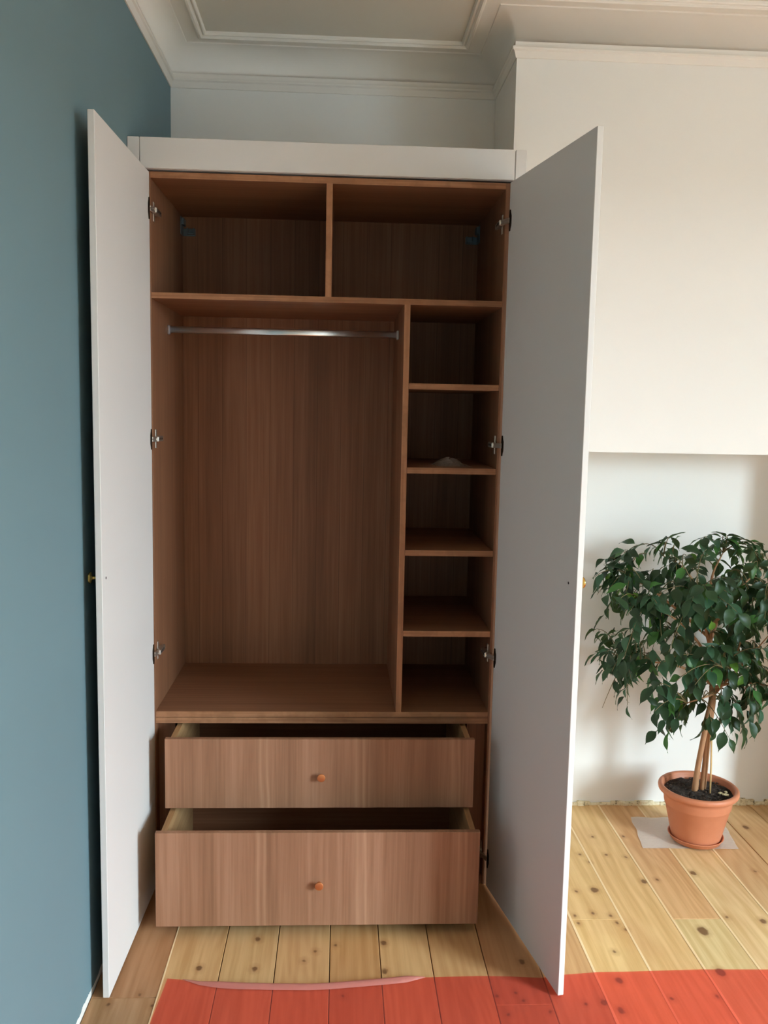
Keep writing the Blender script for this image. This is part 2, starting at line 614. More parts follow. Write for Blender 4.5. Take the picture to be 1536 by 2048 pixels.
rows = [[bm.verts.new((p[0] + o[0] * d, p[1] + o[1] * d, z)) for d, z in prof] for p, o in path]
for a, b in zip(rows[:-1], rows[1:]):
    for i in range(len(prof) - 1):
        f = bm.faces.new((a[i], a[i + 1], b[i + 1], b[i]))
        f.smooth = 10 <= i <= 22
struct(obj('trim_1', bm, M_cornice), 'moulded plaster cornice with a concave cove and ceiling bead')

# crumbling mortar line at the foot of the recess wall
random.seed(5)
bm = new()
x = RX0
while x < RX1 - 0.01:
    w = min(random.uniform(0.018, 0.05), RX1 - x)
    h = random.uniform(0.008, 0.017) + (0.010 if x > 2.02 and random.random() < 0.6 else 0)
    d = random.uniform(0.008, 0.016)
    t = new(); box(t, x - 0.002, x + w + 0.002, RY - d, RY + 0.004, -0.004, h, 0.003)
    for v in t.verts:
        v.co += Vector((noise.noise(v.co * 60), noise.noise(v.co * 60 + Vector((9, 0, 0))), noise.noise(v.co * 60 + Vector((0, 9, 0))))) * 0.003
    merge(bm, t); x += w
struct(obj('trim_2', bm, M_mortar), 'crumbled mortar line where recess wall meets the boards')

# floor: dark underlay slab with pine boards as children
bm = new(); box(bm, WL - 0.1, XR + 0.1, YF - 0.1, AY + 0.1, -0.08, -0.024)
floor = struct(obj('floor', bm, M_sub), 'old pine board floor with knots and pale filled joints')
edges = [WL + 0.001, 0.0757, 0.2256, 0.3765, 0.5280, 0.6712, 0.8165, 0.9675, 1.1185, 1.2690, 1.4287, 1.5870, 1.7440, 1.9010, 2.0500, 2.2020]
while edges[-1] < XR - 0.1:
    edges.append(edges[-1] + 0.152)
joints = {0: [-0.5445], 7: [-0.595], 9: [-0.207], 11: [-0.2085], 5: [-1.1], 3: [-1.4], 12: [-1.3], 14: [-0.6], 8: [-1.5], 10: [-1.2]}
TONES_ = 0
tones = {0: (172, 124, 84), 1: (210, 166, 112), 2: (214, 172, 118), 3: (206, 160, 106), 4: (200, 150, 96), 5: (212, 166, 110), 6: (204, 158, 104),
         7: (188, 136, 90), 8: (206, 160, 108), 9: (222, 182, 122), 10: (218, 176, 118), 11: (214, 166, 114), 12: (222, 186, 132), 13: (214, 172, 122)}
tone2 = {11: (222, 192, 136), 9: (224, 184, 122), 0: (184, 138, 96), 7: (190, 140, 92)}
random.seed(11)
for i in range(len(edges) - 1):
    x0, x1 = edges[i] + 0.0012, edges[i + 1] - 0.0012
    cuts = [AY if x0 < BX - 0.1 else (RY if RX0 - 0.03 < x0 < RX1 else BY + 0.02)] + joints.get(i, [random.uniform(-2.2, -1.0)]) + [YF]
    for j in range(len(cuts) - 1):
        dz = random.uniform(-0.0006, 0.0)
        bm = new(); box(bm, x0, x1, cuts[j + 1] + 0.0008, cuts[j] - 0.0008, -0.024, dz, 0.0012)
        o = obj('plank', bm, M_plank, floor)
        c = tones.get(i, (214, 172, 120)) if j == 0 else tone2.get(i, tones.get(i, (214, 172, 120)))
        q = random.uniform(-5, 5)
        o.color = lin(min(250, c[0] * 0.99 + q), c[1] * 1.01 + q, c[2] * 1.06 + q)
for i, (e, y0, y1) in enumerate(((0.0757, -1.6, AY), (1.2690, -1.6, BY), (1.4287, -1.6, RY), (1.5870, -1.6, RY), (1.7440, -1.6, RY), (1.9010, -1.6, RY))):
    bm = new()
    n = 22
    rowv = []
    for k in range(n + 1):
        y = y0 + (y1 - y0) * k / n
        w = (0.0042 if i else 0.0024) + 0.0012 * noise.noise(Vector((e * 9, y * 14, 0)))
        h = 0.0007
        rowv.append([bm.verts.new((e - w, y, -0.006)), bm.verts.new((e - w * 0.8, y, h)), bm.verts.new((e + w * 0.8, y, h)), bm.verts.new((e + w, y, -0.006))])
    for a, b in zip(rowv[:-1], rowv[1:]):
        for k in range(3):
            bm.faces.new((a[k], a[k + 1], b[k + 1], b[k]))
    o = obj('joint_filler', bm, M_fill, floor)
    o['label'] = 'pale filler strip in the board joint'

# ------------------------------------------------------------------ wardrobe
XL, XRI = -0.0337, 1.0253           # inner faces of the side panels
TH = 0.018
D = 0.5365
ward = empty('wardrobe', (0.4958, 0.25, 0.0))
tag(ward, 'fitted walnut veneer wardrobe with white doors and two drawers standing open', 'wardrobe')
bm = new(); box(bm, XL - TH, XL, 0, D + 0.012, 0.0, 2.2356, 0.0008)
obj('side_panel', bm, M_vz, ward)
bm = new(); box(bm, XRI, XRI + TH, 0, D + 0.012, 0.0, 2.2356, 0.0008)
obj('side_panel', bm, M_vz, ward)
bm = new(); box(bm, XL, XRI, D, D + 0.012, 0.03, 2.2176)
obj('back_panel', bm, M_vz, ward)


def board(name, x0, x1, y0, y1, z0, z1, grain, lip='y', mat=None):
    """Board with its own lipped front edge."""
    bm = new()
    box(bm, x0, x1, y0 + 0.0012, y1, z0, z1, 0.0)
    box(bm, x0, x1, y0, y0 + 0.0012, z0, z1, 0.0, 1)
    return obj(name, bm, [grain, mat or M_edge], ward)


board('top_panel', XL, XRI, 0, D, 2.2176, 2.2356, M_vx)
board('shelf', XL, XRI, 0.0, D, 1.8696, 1.8869, M_vx)
board('partition', 0.4858, 0.5041, 0.0, D, 1.8869, 2.2176, M_vz, mat=M_edgez)
board('partition', 0.7270, 0.7450, 0.0, D, 0.5883, 1.8696, M_vz, mat=M_edgez)
for za, zb in ((1.6333, 1.6153), (1.3739, 1.3554), (1.1139, 1.0959), (0.8543, 0.8361)):
    board('shelf', 0.7458, XRI - 0.001, 0.0015, D, zb, za, M_vx)
board('base_shelf', XL, XRI, 0.0, D, 0.5700, 0.5883, M_vx)
board('base_shelf', XL, XRI, 0.0, D, 0.5499, 0.5688, M_vx)
# drawer spacers beside the drawers and the plinth under them
bm = new(); box(bm, 0.9660, XRI, 0.045, D, 0.0, 0.5499); obj('drawer_spacer', bm, M_vz, ward)
bm = new(); box(bm, XL, 0.0190, 0.045, D, 0.0, 0.5499); obj('drawer_spacer', bm, M_vz, ward)
bm = new(); box(bm, XL, XRI, 0.006, 0.022, 0.0, 0.026, 0.001); obj('plinth', bm, M_edge, ward)
# white face frame
FY0, FY1 = -0.012, 0.008
bm = new(); box(bm, -0.0612, 1.0475, FY0, -0.0006, 2.2420, 2.3300, 0.0012); obj('fascia', bm, M_door, ward)
bm = new(); box(bm, WL + 0.001, -0.0632, FY0, 0.20, 0.0, 2.3300, 0.0012); obj('post', bm, M_door, ward)
bm = new(); box(bm, 1.0500, 1.0830, FY0, 0.30, 0.0, 2.3300, 0.0014); obj('post', bm, M_door, ward)
bm = new(); box(bm, -0.0612, 1.0475, 0.0, 0.55, 2.2420, 2.2550); obj('top_cover', bm, M_door, ward)


def knob(bm, c, ax, r=0.0125, stem=0.016, mi=0):
    lathe(bm, c, [(0.0, 0.0), (0.0062, 0.0), (0.0046, 0.002), (0.0040, stem * 0.6), (0.0048, stem * 0.9), (r * 0.95, stem), (r, stem + 0.0010),
                  (r, stem + 0.0036), (r * 0.95, stem + 0.0046), (r * 0.92, stem + 0.0047), (0.0, stem + 0.0048)], 28, ax, mi)


def hinge_mesh(bm, s, z, d2, hpt, nrm, hy):
    """Cup hinge: mounting wing and arm on the panel's inner face, flange and cup on the open door.
    s: +1 for the left panel (interior towards +x)."""
    xi = XL if s > 0 else XRI

    def bx(a, b, y0, y1, z0, z1, bev, mi):
        x0, x1 = sorted((xi + s * a, xi + s * b))
        box(bm, x0, x1, y0, y1, z + z0, z + z1, bev, mi)
    bx(0.000, 0.003, 0.028, 0.044, -0.029, 0.029, 0.0012, 0)       # mounting wings
    bx(0.000, 0.007, 0.018, 0.064, -0.0075, 0.0075, 0.001, 0)      # mounting base
    bx(0.006, 0.0165, 0.004, 0.078, -0.0085, 0.0085, 0.0022, 0)    # arm
    for yy in (0.016, 0.034, 0.054):                               # adjusting screws
        lathe(bm, (xi + s * 0.0162, yy, z), [(0.0, 0.0), (0.0032, 0.0), (0.0032, 0.0012), (0.0, 0.0012)], 10, (s, 0, 0), 1)
    # linking arms bridging from the panel to the cup in the door
    h0 = Vector((hpt[0], hpt[1], 0)); d0 = Vector((d2[0], d2[1], 0)); n0 = Vector((nrm[0], nrm[1], 0))
    A = Vector((xi + s * 0.010, 0.010, z)); B = h0 + d0 * 0.013 + Vector((0, 0, z)) - n0 * 0.003
    ax = (B - A).normalized(); sd = ax.cross(Vector((0, 0, 1)))
    for zz0, zz1 in ((-0.0075, -0.0015), (0.0015, 0.0075)):
        prism(bm, [A + sd * 0.0045, B + sd * 0.0035, B - sd * 0.0035, A - sd * 0.0045], z + zz0, z + zz1, 0.0008, 0)
    prism(bm, [A + sd * 0.0035, B + sd * 0.0025, B - sd * 0.0025, A - sd * 0.0035], z - 0.006, z + 0.006, 0, 0)
    # flange screwed to the door's inner face, with its cup
    h = Vector((hpt[0], hpt[1], 0)); dd = Vector((d2[0], d2[1], 0)); nn = Vector((nrm[0], nrm[1], 0))
    t = new()
    out = [(-0.031, 0.008), (-0.031, 0.013), (-0.024, 0.0145), (-0.013, 0.020), (0.013, 0.020), (0.024, 0.0145), (0.031, 0.013), (0.031, 0.008),
           (0.020, 0.0065), (-0.020, 0.0065)]
    A = [t.verts.new(h + dd * u + Vector((0, 0, z + v)) - nn * 0.0002) for v, u in out]
    B = [t.verts.new(h + dd * u + Vector((0, 0, z + v)) - nn * 0.0030) for v, u in out]
    t.faces.new(A); t.faces.new(B)
    for i in range(len(out)):
        j = (i + 1) % len(out)
        t.faces.new((A[i], A[j], B[j], B[i]))
    merge(bm, t, 1)
    lathe(bm, h + dd * 0.013 + Vector((0, 0, z)) - nn * 0.0025, [(0.0, 0.0), (0.0085, 0.0), (0.0085, 0.0012), (0.0070, 0.0018), (0.0, 0.0018)], 16, -nn, 1)


def make_door(side, h, t, nrm, th, zs):
    h, t = Vector((h[0], h[1])), Vector((t[0], t[1]))
    d2 = (t - h).normalized()
    n2 = Vector(nrm)
    bm = new()
    prism(bm, [h, t, t + n2 * th, h + n2 * th], 0.0065, 2.2333, 0.0011)
    door = obj('door', bm, M_door, ward)
    door['label'] = 'white %s door swung wide open' % side
    kp = h + d2 * 0.515
    bm = new(); knob(bm, (kp.x + n2.x * th, kp.y + n2.y * th, 1.1176), (n2.x, n2.y, 0), 0.0145, 0.0205)
    o = obj('knob', bm, M_brass, door, True); o['label'] = 'brass knob'
    bm = new(); lathe(bm, (kp.x, kp.y, 1.1176), [(0.0, -0.002), (0.0036, -0.002), (0.0036, 0.0004), (0.0026, 0.0008), (0.0, 0.0002)], 12, (-n2.x, -n2.y, 0))
    obj('screw_head', bm, M_screw, door)
    for z in zs:
        bm = new(); hinge_mesh(bm, 1 if side == 'left' else -1, z, d2, h, n2, 0)
        obj('hinge', bm, [M_nickel, M_dark], door)
    return door


make_door('left', (-0.0362, -0.0055), (-0.04633, -0.55410), (-0.99983, 0.01841), 0.0165, (2.127, 1.4475, 0.778, 0.105))
make_door('right', (1.03497, -0.01792), (1.13784, -0.57049), (0.98311, 0.18302), 0.0165, (2.121, 1.4475, 0.7758, 0.105))


def make_drawer(yf, z0, z1, kz, yb):
    x0, x1 = 0.0178, 0.9658
    bm = new(); box(bm, x0, x1, yf, yf + 0.018, z0, z1, 0.001)
    dr = obj('drawer', bm, M_front, ward)
    for a, b in ((0.0310, 0.0480), (0.9380, 0.9550)):
        bm = new(); box(bm, a, b, yf + 0.018, yb, z0 + 0.012, z1 - 0.004, 0.0008); obj('drawer_side', bm, M_box, dr)
    bm = new(); box(bm, 0.0480, 0.9380, yb - 0.015, yb, z0 + 0.02, z1 - 0.012); obj('drawer_back', bm, M_vx, dr)
    bm = new(); box(bm, 0.0480, 0.9380, yf + 0.018, yb - 0.015, z0 + 0.02, z0 + 0.030); obj('drawer_base', bm, M_vx, dr)
    bm = new(); knob(bm, (0.4940, yf, kz), (0, -1, 0), 0.0122, 0.014)
    o = obj('knob', bm, M_copper, dr, True); o['label'] = 'round copper coloured drawer knob'
    return dr


d1 = make_drawer(-0.1255, 0.3252, 0.5449, 0.4281, 0.370); d1['label'] = 'shallower upper drawer pulled slightly out'
d2_ = make_drawer(-0.2786, 0.0334, 0.3212, 0.1644, 0.215); d2_['label'] = 'deep lower drawer pulled further out'

# oval hanging rail with end sockets
bm = new()
ring = []
for x in (XL + 0.002, 0.7262):
    ring.append([bm.verts.new((x, 0.252 + 0.0075 * math.copysign(abs(math.cos(a)) ** 0.45, math.cos(a)), 1.7985 + 0.0112 * math.copysign(abs(math.sin(a)) ** 0.6, math.sin(a))))
                 for a in [2 * math.pi * k / 20 for k in range(20)]])
for k in range(20):
    bm.faces.new((ring[0][k], ring[0][(k + 1) % 20], ring[1][(k + 1) % 20], ring[1][k])).smooth = True
bm.faces.new(ring[0]); bm.faces.new(ring[1])
rail = obj('hanging_rail', bm, M_chrome, ward)
for x0, x1 in ((XL, XL + 0.008), (0.719, 0.727)):
    bm = new(); box(bm, x0, x1, 0.240, 0.264, 1.782, 1.8125, 0.002); obj('rail_socket', bm, M_chrome, rail)
# wall fixing brackets in the top back corners
for s, x in ((1, XL), (-1, XRI)):
    bm = new()

    def bb(a, b, y0, y1, z0, z1, bev=0.001):
        xx = sorted((x + s * a, x + s * b)); box(bm, xx[0], xx[1], y0, y1, z0, z1, bev)
    bb(0.0, 0.004, D - 0.045, D, 2.150, 2.210)
    bb(0.004, 0.046, D - 0.004, D, 2.150, 2.176)
    bb(0.004, 0.012, D - 0.040, D, 2.183, 2.206)
    bb(0.018, 0.044, D - 0.018, D - 0.004, 2.154, 2.160)
    bb(0.018, 0.022, D - 0.020, D - 0.004, 2.154, 2.176); bb(0.040, 0.044, D - 0.020, D - 0.004, 2.154, 2.176)
    obj('wall_bracket', bm, M_zinc, ward)
    lathe_bm = new()

# scrap of crumpled clear wrapping on the shelf
random.seed(3)
bm = new()
n = 12
g = [[None] * (n + 1) for _ in range(n + 1)]
for i in range(n + 1):
    for j in range(n + 1):
        u, v = i / n, j / n
        p = Vector((0.842 + 0.118 * u, 0.075 + 0.16 * v, 1.3743))
        r = max(0, 1 - ((u - 0.45) ** 2 * 4.2 + (v - 0.5) ** 2 * 4.2))
        p.z += 0.026 * r ** 1.2 * (0.75 + 0.5 * abs(noise.noise(Vector((u * 5, v * 5, 1)))))
        p.x += 0.012 * noise.noise(Vector((u * 4, v * 4, 7))); p.y += 0.02 * noise.noise(Vector((u * 4, v * 4, 3)))
        g[i][j] = bm.verts.new(p)
for i in range(n):
    for j in range(n):
        bm.faces.new((g[i][j], g[i + 1][j], g[i + 1][j + 1], g[i][j + 1]))
tag(obj('crumpled_wrapping', bm, M_scrap), 'scrap of crumpled clear wrapping lying on a wardrobe shelf', 'plastic scrap')

# ------------------------------------------------------------------ red polythene on the floor
top = [(0.0882, -0.470), (0.130, -0.476), (0.1795, -0.4927), (0.235, -0.500), (0.2882, -0.5053), (0.380, -0.5105), (0.4766, -0.5133), (0.53, -0.511),
       (0.5845, -0.5051), (0.64, -0.499), (0.6938, -0.4925), (0.74, -0.486), (0.7911, -0.4794), (0.85, -0.4775), (0.9441, -0.476), (1.03, -0.480),
       (1.116, -0.488), (1.1852, -0.4742), (1.2837, -0.4651), (1.35, -0.4655), (1.4266, -0.4634), (1.5, -0.4610), (1.5713, -0.4596), (1.67, -0.4612),
       (1.7658, -0.4633), (1.95, -0.462), (2.20, -0.47), (2.5, -0.465), (2.8, -0.47)]
bm = new()
NV = 26
vs = []
for i, (x, y) in enumerate(top):
    col = []
    w = math.exp(-((x - 0.46) / 0.22) ** 4)       # stretch where the edge is folded over
    for j in range(NV + 1):
        v = j / NV
        yy = y + (-1.75 - y) * v ** 1.7
        xx = x - 0.012 * min(1, (y - yy) / 0.2) * max(0, 1 - (x - 0.088) / 0.5) * 0.9
        z = 0.0016 + 0.0012 * abs(noise.noise(Vector((xx * 6, yy * 6, 2)))) + 0.0007 * noise.noise(Vector((xx * 25, yy * 25, 5))) ** 2
        if j == 0 and w > 0.3:
            z += 0.003
        col.append(bm.verts.new((xx, yy, z)))
    vs.append(col)
for i in range(len(top) - 1):
    for j in range(NV):
        bm.faces.new((vs[i][j], vs[i + 1][j], vs[i + 1][j + 1], vs[i][j + 1])).smooth = True
sheet = obj('plastic_sheet', bm, M_sheet)
tag(sheet, 'translucent red plastic sheet spread over the floorboards', 'sheet')
bm = new()
prev = None
for i, (x, y) in enumerate([p for p in top if 0.12 < p[0] < 0.80]):
    k = min(1, (x - 0.12) / 0.10, (0.80 - x) / 0.06)
    k = max(0.05, k)
    a = [(0.0, 0.0045), (0.004, 0.0085), (0.000, 0.0120), (-0.008, 0.0125), (-0.014 * (1 + 0.5 * noise.noise(Vector((x * 8, 0, 0)))), 0.0075), (-0.017, 0.0042)]
    cur = [bm.verts.new((x, y + dy * k, 0.003 + (z - 0.003) * k)) for dy, z in a]
    if prev:
        for q in range(len(a) - 1):
            bm.faces.new((prev[q], cur[q], cur[q + 1], prev[q + 1])).smooth = True
    prev = cur
fold = obj('folded_edge', bm, M_fold, sheet)
fold['label'] = 'paler rolled edge of the sheet'

# milky plastic under the pot
bm = new()
Q = [(1.6815, 0.4768), (1.6469, 0.2337), (1.995, 0.2240), (2.030, 0.465)]
n = 14
gg = []
for i in range(n + 1):
    row = []
    for j in range(n + 1):
        u, v = i / n, j / n
        p = (Vector(Q[0]) * (1 - u) + Vector(Q[3]) * u) * (1 - v) + (Vector(Q[1]) * (1 - u) + Vector(Q[2]) * u) * v
        z = 0.0014 + 0.004 * max(0, noise.noise(Vector((p.x * 14, p.y * 14, 4)))) * (1 if (p - Vector((1.862, 0.293))).length > 0.11 else 0)
        row.append(bm.verts.new((p.x + 0.006 * noise.noise(Vector((p.y * 15, 0, 1))), p.y + 0.006 * noise.noise(Vector((p.x * 15, 2, 1))), z)))
    gg.append(row)
for i in range(n):
    for j in range(n):
        bm.faces.new((gg[i][j], gg[i + 1][j], gg[i + 1][j + 1], gg[i][j + 1])).smooth = True
tag(obj('floor_protector', bm, M_clear), 'square of milky clear plastic under the terracotta saucer', 'plastic sheet')

# ------------------------------------------------------------------ saucer, pot and fig tree
PX, PY = 1.862, 0.293
bm = new()
lathe(bm, (PX, PY, 0.0065), [(0.0, 0.0), (0.082, 0.0), (0.088, 0.003), (0.0965, 0.018), (0.0985, 0.0195), (0.0985, 0.0215), (0.0955, 0.0215), (0.0930, 0.018),
                             (0.086, 0.0055), (0.0, 0.0045)], 48)
tag(obj('plant_saucer', bm, M_terra, None, True), 'round terracotta saucer beneath the plant pot', 'saucer')

tree = empty('potted_fig', (PX, PY, 0.0113))
tag(tree, 'weeping fig with glossy dark leaves in a terracotta pot by the recess', 'potted plant')
bm = new()
lathe(bm, (PX, PY, 0.0113), [(0.0, 0.0), (0.080, 0.0), (0.0845, 0.003), (0.0870, 0.012), (0.1140, 0.128), (0.1165, 0.131), (0.1178, 0.136), (0.1205, 0.160), (0.1225, 0.172),
                             (0.1345, 0.176), (0.1400, 0.181), (0.1415, 0.188), (0.1405, 0.195), (0.1360, 0.199), (0.1300, 0.1995), (0.1255, 0.197),
                             (0.1235, 0.190), (0.1180, 0.150), (0.0, 0.140)], 56)
obj('pot', bm, M_terra, tree, True)
random.seed(8)
bm = new()
rr = [0.0, 0.02, 0.04, 0.06, 0.08, 0.1, 0.113, 0.1232]
rings = []
for r in rr:
    if r == 0:
        rings.append([bm.verts.new((PX, PY, 0.196))]); continue
    ring = []
    for k in range(40):
        a = 2 * math.pi * k / 40
        p = Vector((PX + r * math.cos(a), PY + r * math.sin(a), 0))
        p.z = 0.186 + 0.014 * (1 - r / 0.123) + 0.007 * noise.noise(p * 34) + 0.004 * noise.noise(p * 90)
        ring.append(bm.verts.new(p))
    rings.append(ring)
for a, b in zip(rings[:-1], rings[1:]):
    for k in range(40):
        j = (k + 1) % 40
        if len(a) == 1:
            bm.faces.new((a[0], b[k], b[j]))
        else:
            bm.faces.new((a[k], a[j], b[j], b[k]))
soil = obj('soil', bm, M_soil, tree)
bm = new()
for _ in range(150):
    a, r = random.uniform(0, 2 * math.pi), 0.118 * math.sqrt(random.random())
    c = Vector((PX + r * math.cos(a), PY + r * math.sin(a), 0.190 + 0.014 * (1 - r / 0.123)))
    t = new(); bmesh.ops.create_icosphere(t, subdivisions=1, radius=random.uniform(0.0018, 0.0052))
    for v in t.verts:
        v.co = c + Vector((v.co.x * random.uniform(0.7, 1.4), v.co.y * random.uniform(0.7, 1.4), v.co.z * 0.7))
    merge(bm, t)
cl = obj('soil_crumbs', bm, M_soil, soil); cl['kind'] = 'stuff'
k_ = NT('dry_leaf'); M_dry = k_.set(lin(196, 182, 142), 0.8)
bm = new()
for dx, dy, s in ((0.078, -0.052, 0.012), (0.066, -0.040, 0.009), (0.090, -0.030, 0.007)):
    t = new(); bmesh.ops.create_icosphere(t, subdivisions=1, radius=s)
    for v in t.verts:
        v.co = Vector((PX + dx, PY + dy, 0.199)) + Vector((v.co.x * 1.2, v.co.y * 0.8, v.co.z * 0.35)) + Vector((0, 0, 0.004 * noise.noise(v.co * 200)))
    merge(bm, t)
obj('dry_leaf_litter', bm, M_dry, tree)

stems = [([(1.876, 0.290, 0.188), (1.880, 0.288, 0.30), (1.882, 0.286, 0.42), (1.890, 0.288, 0.53), (1.886, 0.290, 0.62), (1.874, 0.292, 0.72), (1.862, 0.292, 0.83), (1.852, 0.290, 0.95)],
          [0.0120, 0.0108, 0.0115, 0.0130, 0.0105, 0.0085, 0.0065, 0.004]),
         ([(1.845, 0.284, 0.188), (1.849, 0.280, 0.28), (1.860, 0.277, 0.38), (1.872, 0.277, 0.47), (1.882, 0.280, 0.54)], [0.0122, 0.0100, 0.0098, 0.0098, 0.008])]
for pts, rad in stems:
    sp = smoothpath(pts, 5)
    rd = [rad[min(i // 5, len(rad) - 1)] * (1 - (i % 5) / 5) + rad[min(i // 5 + 1, len(rad) - 1)] * ((i % 5) / 5) for i in range(len(sp))]
    bm = new(); tube(bm, sp, rd, 12)
    obj('trunk', bm, M_bark, tree)
bm = new(); tube(bm, [(1.893, 0.262, 0.185), (1.891, 0.264, 0.30), (1.886, 0.267, 0.43)], 0.0034, 8)
o = obj('support_cane', bm, M_cane, tree); o['label'] = 'thin pale cane beside the trunk'

# limbs: (points, start radius)
LIMBS = [[(1.887, 0.288, 0.545), (1.925, 0.290, 0.590), (1.960, 0.290, 0.628), (2.02, 0.285, 0.70), (2.08, 0.28, 0.78)],
         [(1.887, 0.288, 0.560), (1.930, 0.300, 0.606), (1.985, 0.33, 0.68), (2.03, 0.36, 0.80)],
         [(1.884, 0.290, 0.640), (1.84, 0.27, 0.72), (1.77, 0.24, 0.80), (1.69, 0.21, 0.86), (1.60, 0.20, 0.90)],
         [(1.874, 0.292, 0.720), (1.83, 0.24, 0.80), (1.78, 0.17, 0.89), (1.73, 0.11, 0.95)],
         [(1.866, 0.292, 0.800), (1.90, 0.23, 0.88), (1.96, 0.16, 0.96), (2.01, 0.11, 1.00)],
         [(1.886, 0.290, 0.610), (1.87, 0.22, 0.67), (1.85, 0.14, 0.71), (1.82, 0.07, 0.72)],
         [(1.887, 0.288, 0.590), (1.83, 0.30, 0.63), (1.74, 0.31, 0.66), (1.64, 0.30, 0.67), (1.56, 0.29, 0.66)],
         [(1.858, 0.292, 0.860), (1.82, 0.31, 0.94), (1.77, 0.33, 1.01), (1.70, 0.34, 1.05)],
         [(1.854, 0.290, 0.920), (1.87, 0.30, 1.00), (1.90, 0.30, 1.07)],
         [(1.870, 0.292, 0.750), (1.93, 0.34, 0.85), (2.02, 0.38, 0.94), (2.09, 0.39, 1.00)],
         [(1.866, 0.292, 0.790), (1.80, 0.36, 0.86), (1.72, 0.41, 0.90), (1.64, 0.43, 0.94)],
         [(1.888, 0.288, 0.580), (1.93, 0.22, 0.62), (1.98, 0.15, 0.64), (2.03, 0.10, 0.64)],
         [(1.870, 0.291, 0.760), (1.76, 0.28, 0.85), (1.64, 0.26, 0.94), (1.55, 0.26, 0.99)],
         [(1.882, 0.290, 0.660), (1.84, 0.34, 0.74), (1.78, 0.40, 0.76)],
         [(1.888, 0.288, 0.570), (1.86, 0.21, 0.585), (1.80, 0.16, 0.585), (1.74, 0.15, 0.57)]]
SKEL = []
limb_bms = []
for pts in LIMBS:
    sp = smoothpath(pts, 5)
    bm = new()
    tube(bm, sp, [0.0062 * (1 - 0.72 * i / (len(sp) - 1)) for i in range(len(sp))], 7)
    limb_bms.append(bm)
    for p in sp[4:]:
        SKEL.append((p, len(limb_bms) - 1))
for z in (0.60, 0.66, 0.72, 0.78, 0.84, 0.90, 0.94):
    SKEL.append((Vector((1.886 - (z - 0.6) * 0.1, 0.291, z)), 8))
OUT = [(1.408, 0.99), (1.466, 1.066), (1.517, 1.107), (1.607, 1.09), (1.703, 1.118), (1.791, 1.144), (1.889, 1.149), (1.979, 1.136), (2.052, 1.122),
       (2.163, 1.088), (2.232, 0.909), (2.216, 0.634), (2.154, 0.486), (2.063, 0.467), (1.993, 0.401), (1.935, 0.448), (1.874, 0.401), (1.83, 0.369),
       (1.742, 0.466), (1.681, 0.414), (1.65, 0.466), (1.566, 0.518), (1.463, 0.502), (1.526, 0.585), (1.459, 0.667), (1.447, 0.731), (1.516, 0.786),
       (1.521, 0.867), (1.447, 0.92)]


def inside(x, z):
    c = False
    for (x0, z0), (x1, z1) in zip(OUT, OUT[1:] + OUT[:1]):
        if (z0 > z) != (z1 > z) and x < (x1 - x0) * (z - z0) / (z1 - z0) + x0:
            c = not c
    return c


def in_crown(p, k=1.0):
    """Inside the crown: an irregular outline in elevation and a rounded depth."""
    if not inside(p.x, p.z):
        return False
    r = math.hypot((p.x - 1.84) / 0.44, (p.z - 0.79) / 0.42)
    dep = 0.36 * math.sqrt(max(0.06, 1 - min(r, 1) ** 2)) * k
    return PY - 0.03 - dep < p.y < min(0.565, PY - 0.03 + dep)


random.seed(21)
tips = []
tries = 0
while len(tips) < 235 and tries < 60000:
    tries += 1
    p = Vector((random.uniform(1.42, 2.22), random.uniform(-0.10, 0.54), random.uniform(0.42, 1.13)))
    if not in_crown(p):
        continue
    if any((p - q).length < 0.043 for q in tips):
        continue
    tips.append(p)
for x, z in ((1.425, 0.985), (1.475, 1.05), (1.525, 1.09), (1.70, 1.10), (1.79, 1.125), (1.885, 1.13), (1.97, 1.12), (1.475, 0.52), (1.56, 0.535), (1.465, 0.70), (1.47, 0.735),
             (1.68, 0.44), (1.75, 0.49), (1.84, 0.41), (1.99, 0.43), (2.06, 0.49), (1.46, 0.94), (1.60, 1.075)):
    tips.append(Vector((x, 0.27 + random.uniform(-0.08, 0.06), z)))

anchors = []
twigs_bm = [new() for _ in LIMBS]
for tp in tips:
    best, bd = None, 9
    for p, li in SKEL:
        d = (p - tp).length
        c = Vector((1.86, PY, 0.78))
        if (p - c).length > (tp - c).length + 0.02:
            d += 0.2
        if d < bd:
            best, bd, bl = p, d, li
    mid = (best + tp) / 2 + Vector((random.uniform(-0.02, 0.02), random.uniform(-0.02, 0.02), 0.04 + 0.12 * bd))
    path_ = [best.lerp(mid, t).lerp(mid.lerp(tp, t), t) for t in [i / 7 for i in range(8)]]
    tube(twigs_bm[bl], path_, [0.0022 - 0.0013 * i / 7 for i in range(8)], 5, 0, False)
    L = sum((path_[i + 1] - path_[i]).length for i in range(7))
    nl = max(5, min(8, int(L / 0.022)))
    for q in range(nl):
        t = 1 - q / nl * min(0.85, 0.17 / max(L, 0.05))
        t = max(0.1, t)
        i = min(6, int(t * 7)); f = t * 7 - i
        p = path_[i].lerp(path_[i + 1], f)
        dr = (path_[min(7, i + 1)] - path_[i]).normalized()
        anchors.append((p, dr, q))
for i, bm in enumerate(limb_bms):
    br = obj('branch', bm, M_bark, tree)
    if len(twigs_bm[i].verts):
        tw = obj('twigs', twigs_bm[i], M_twig, br)
        tw['kind'] = 'stuff'


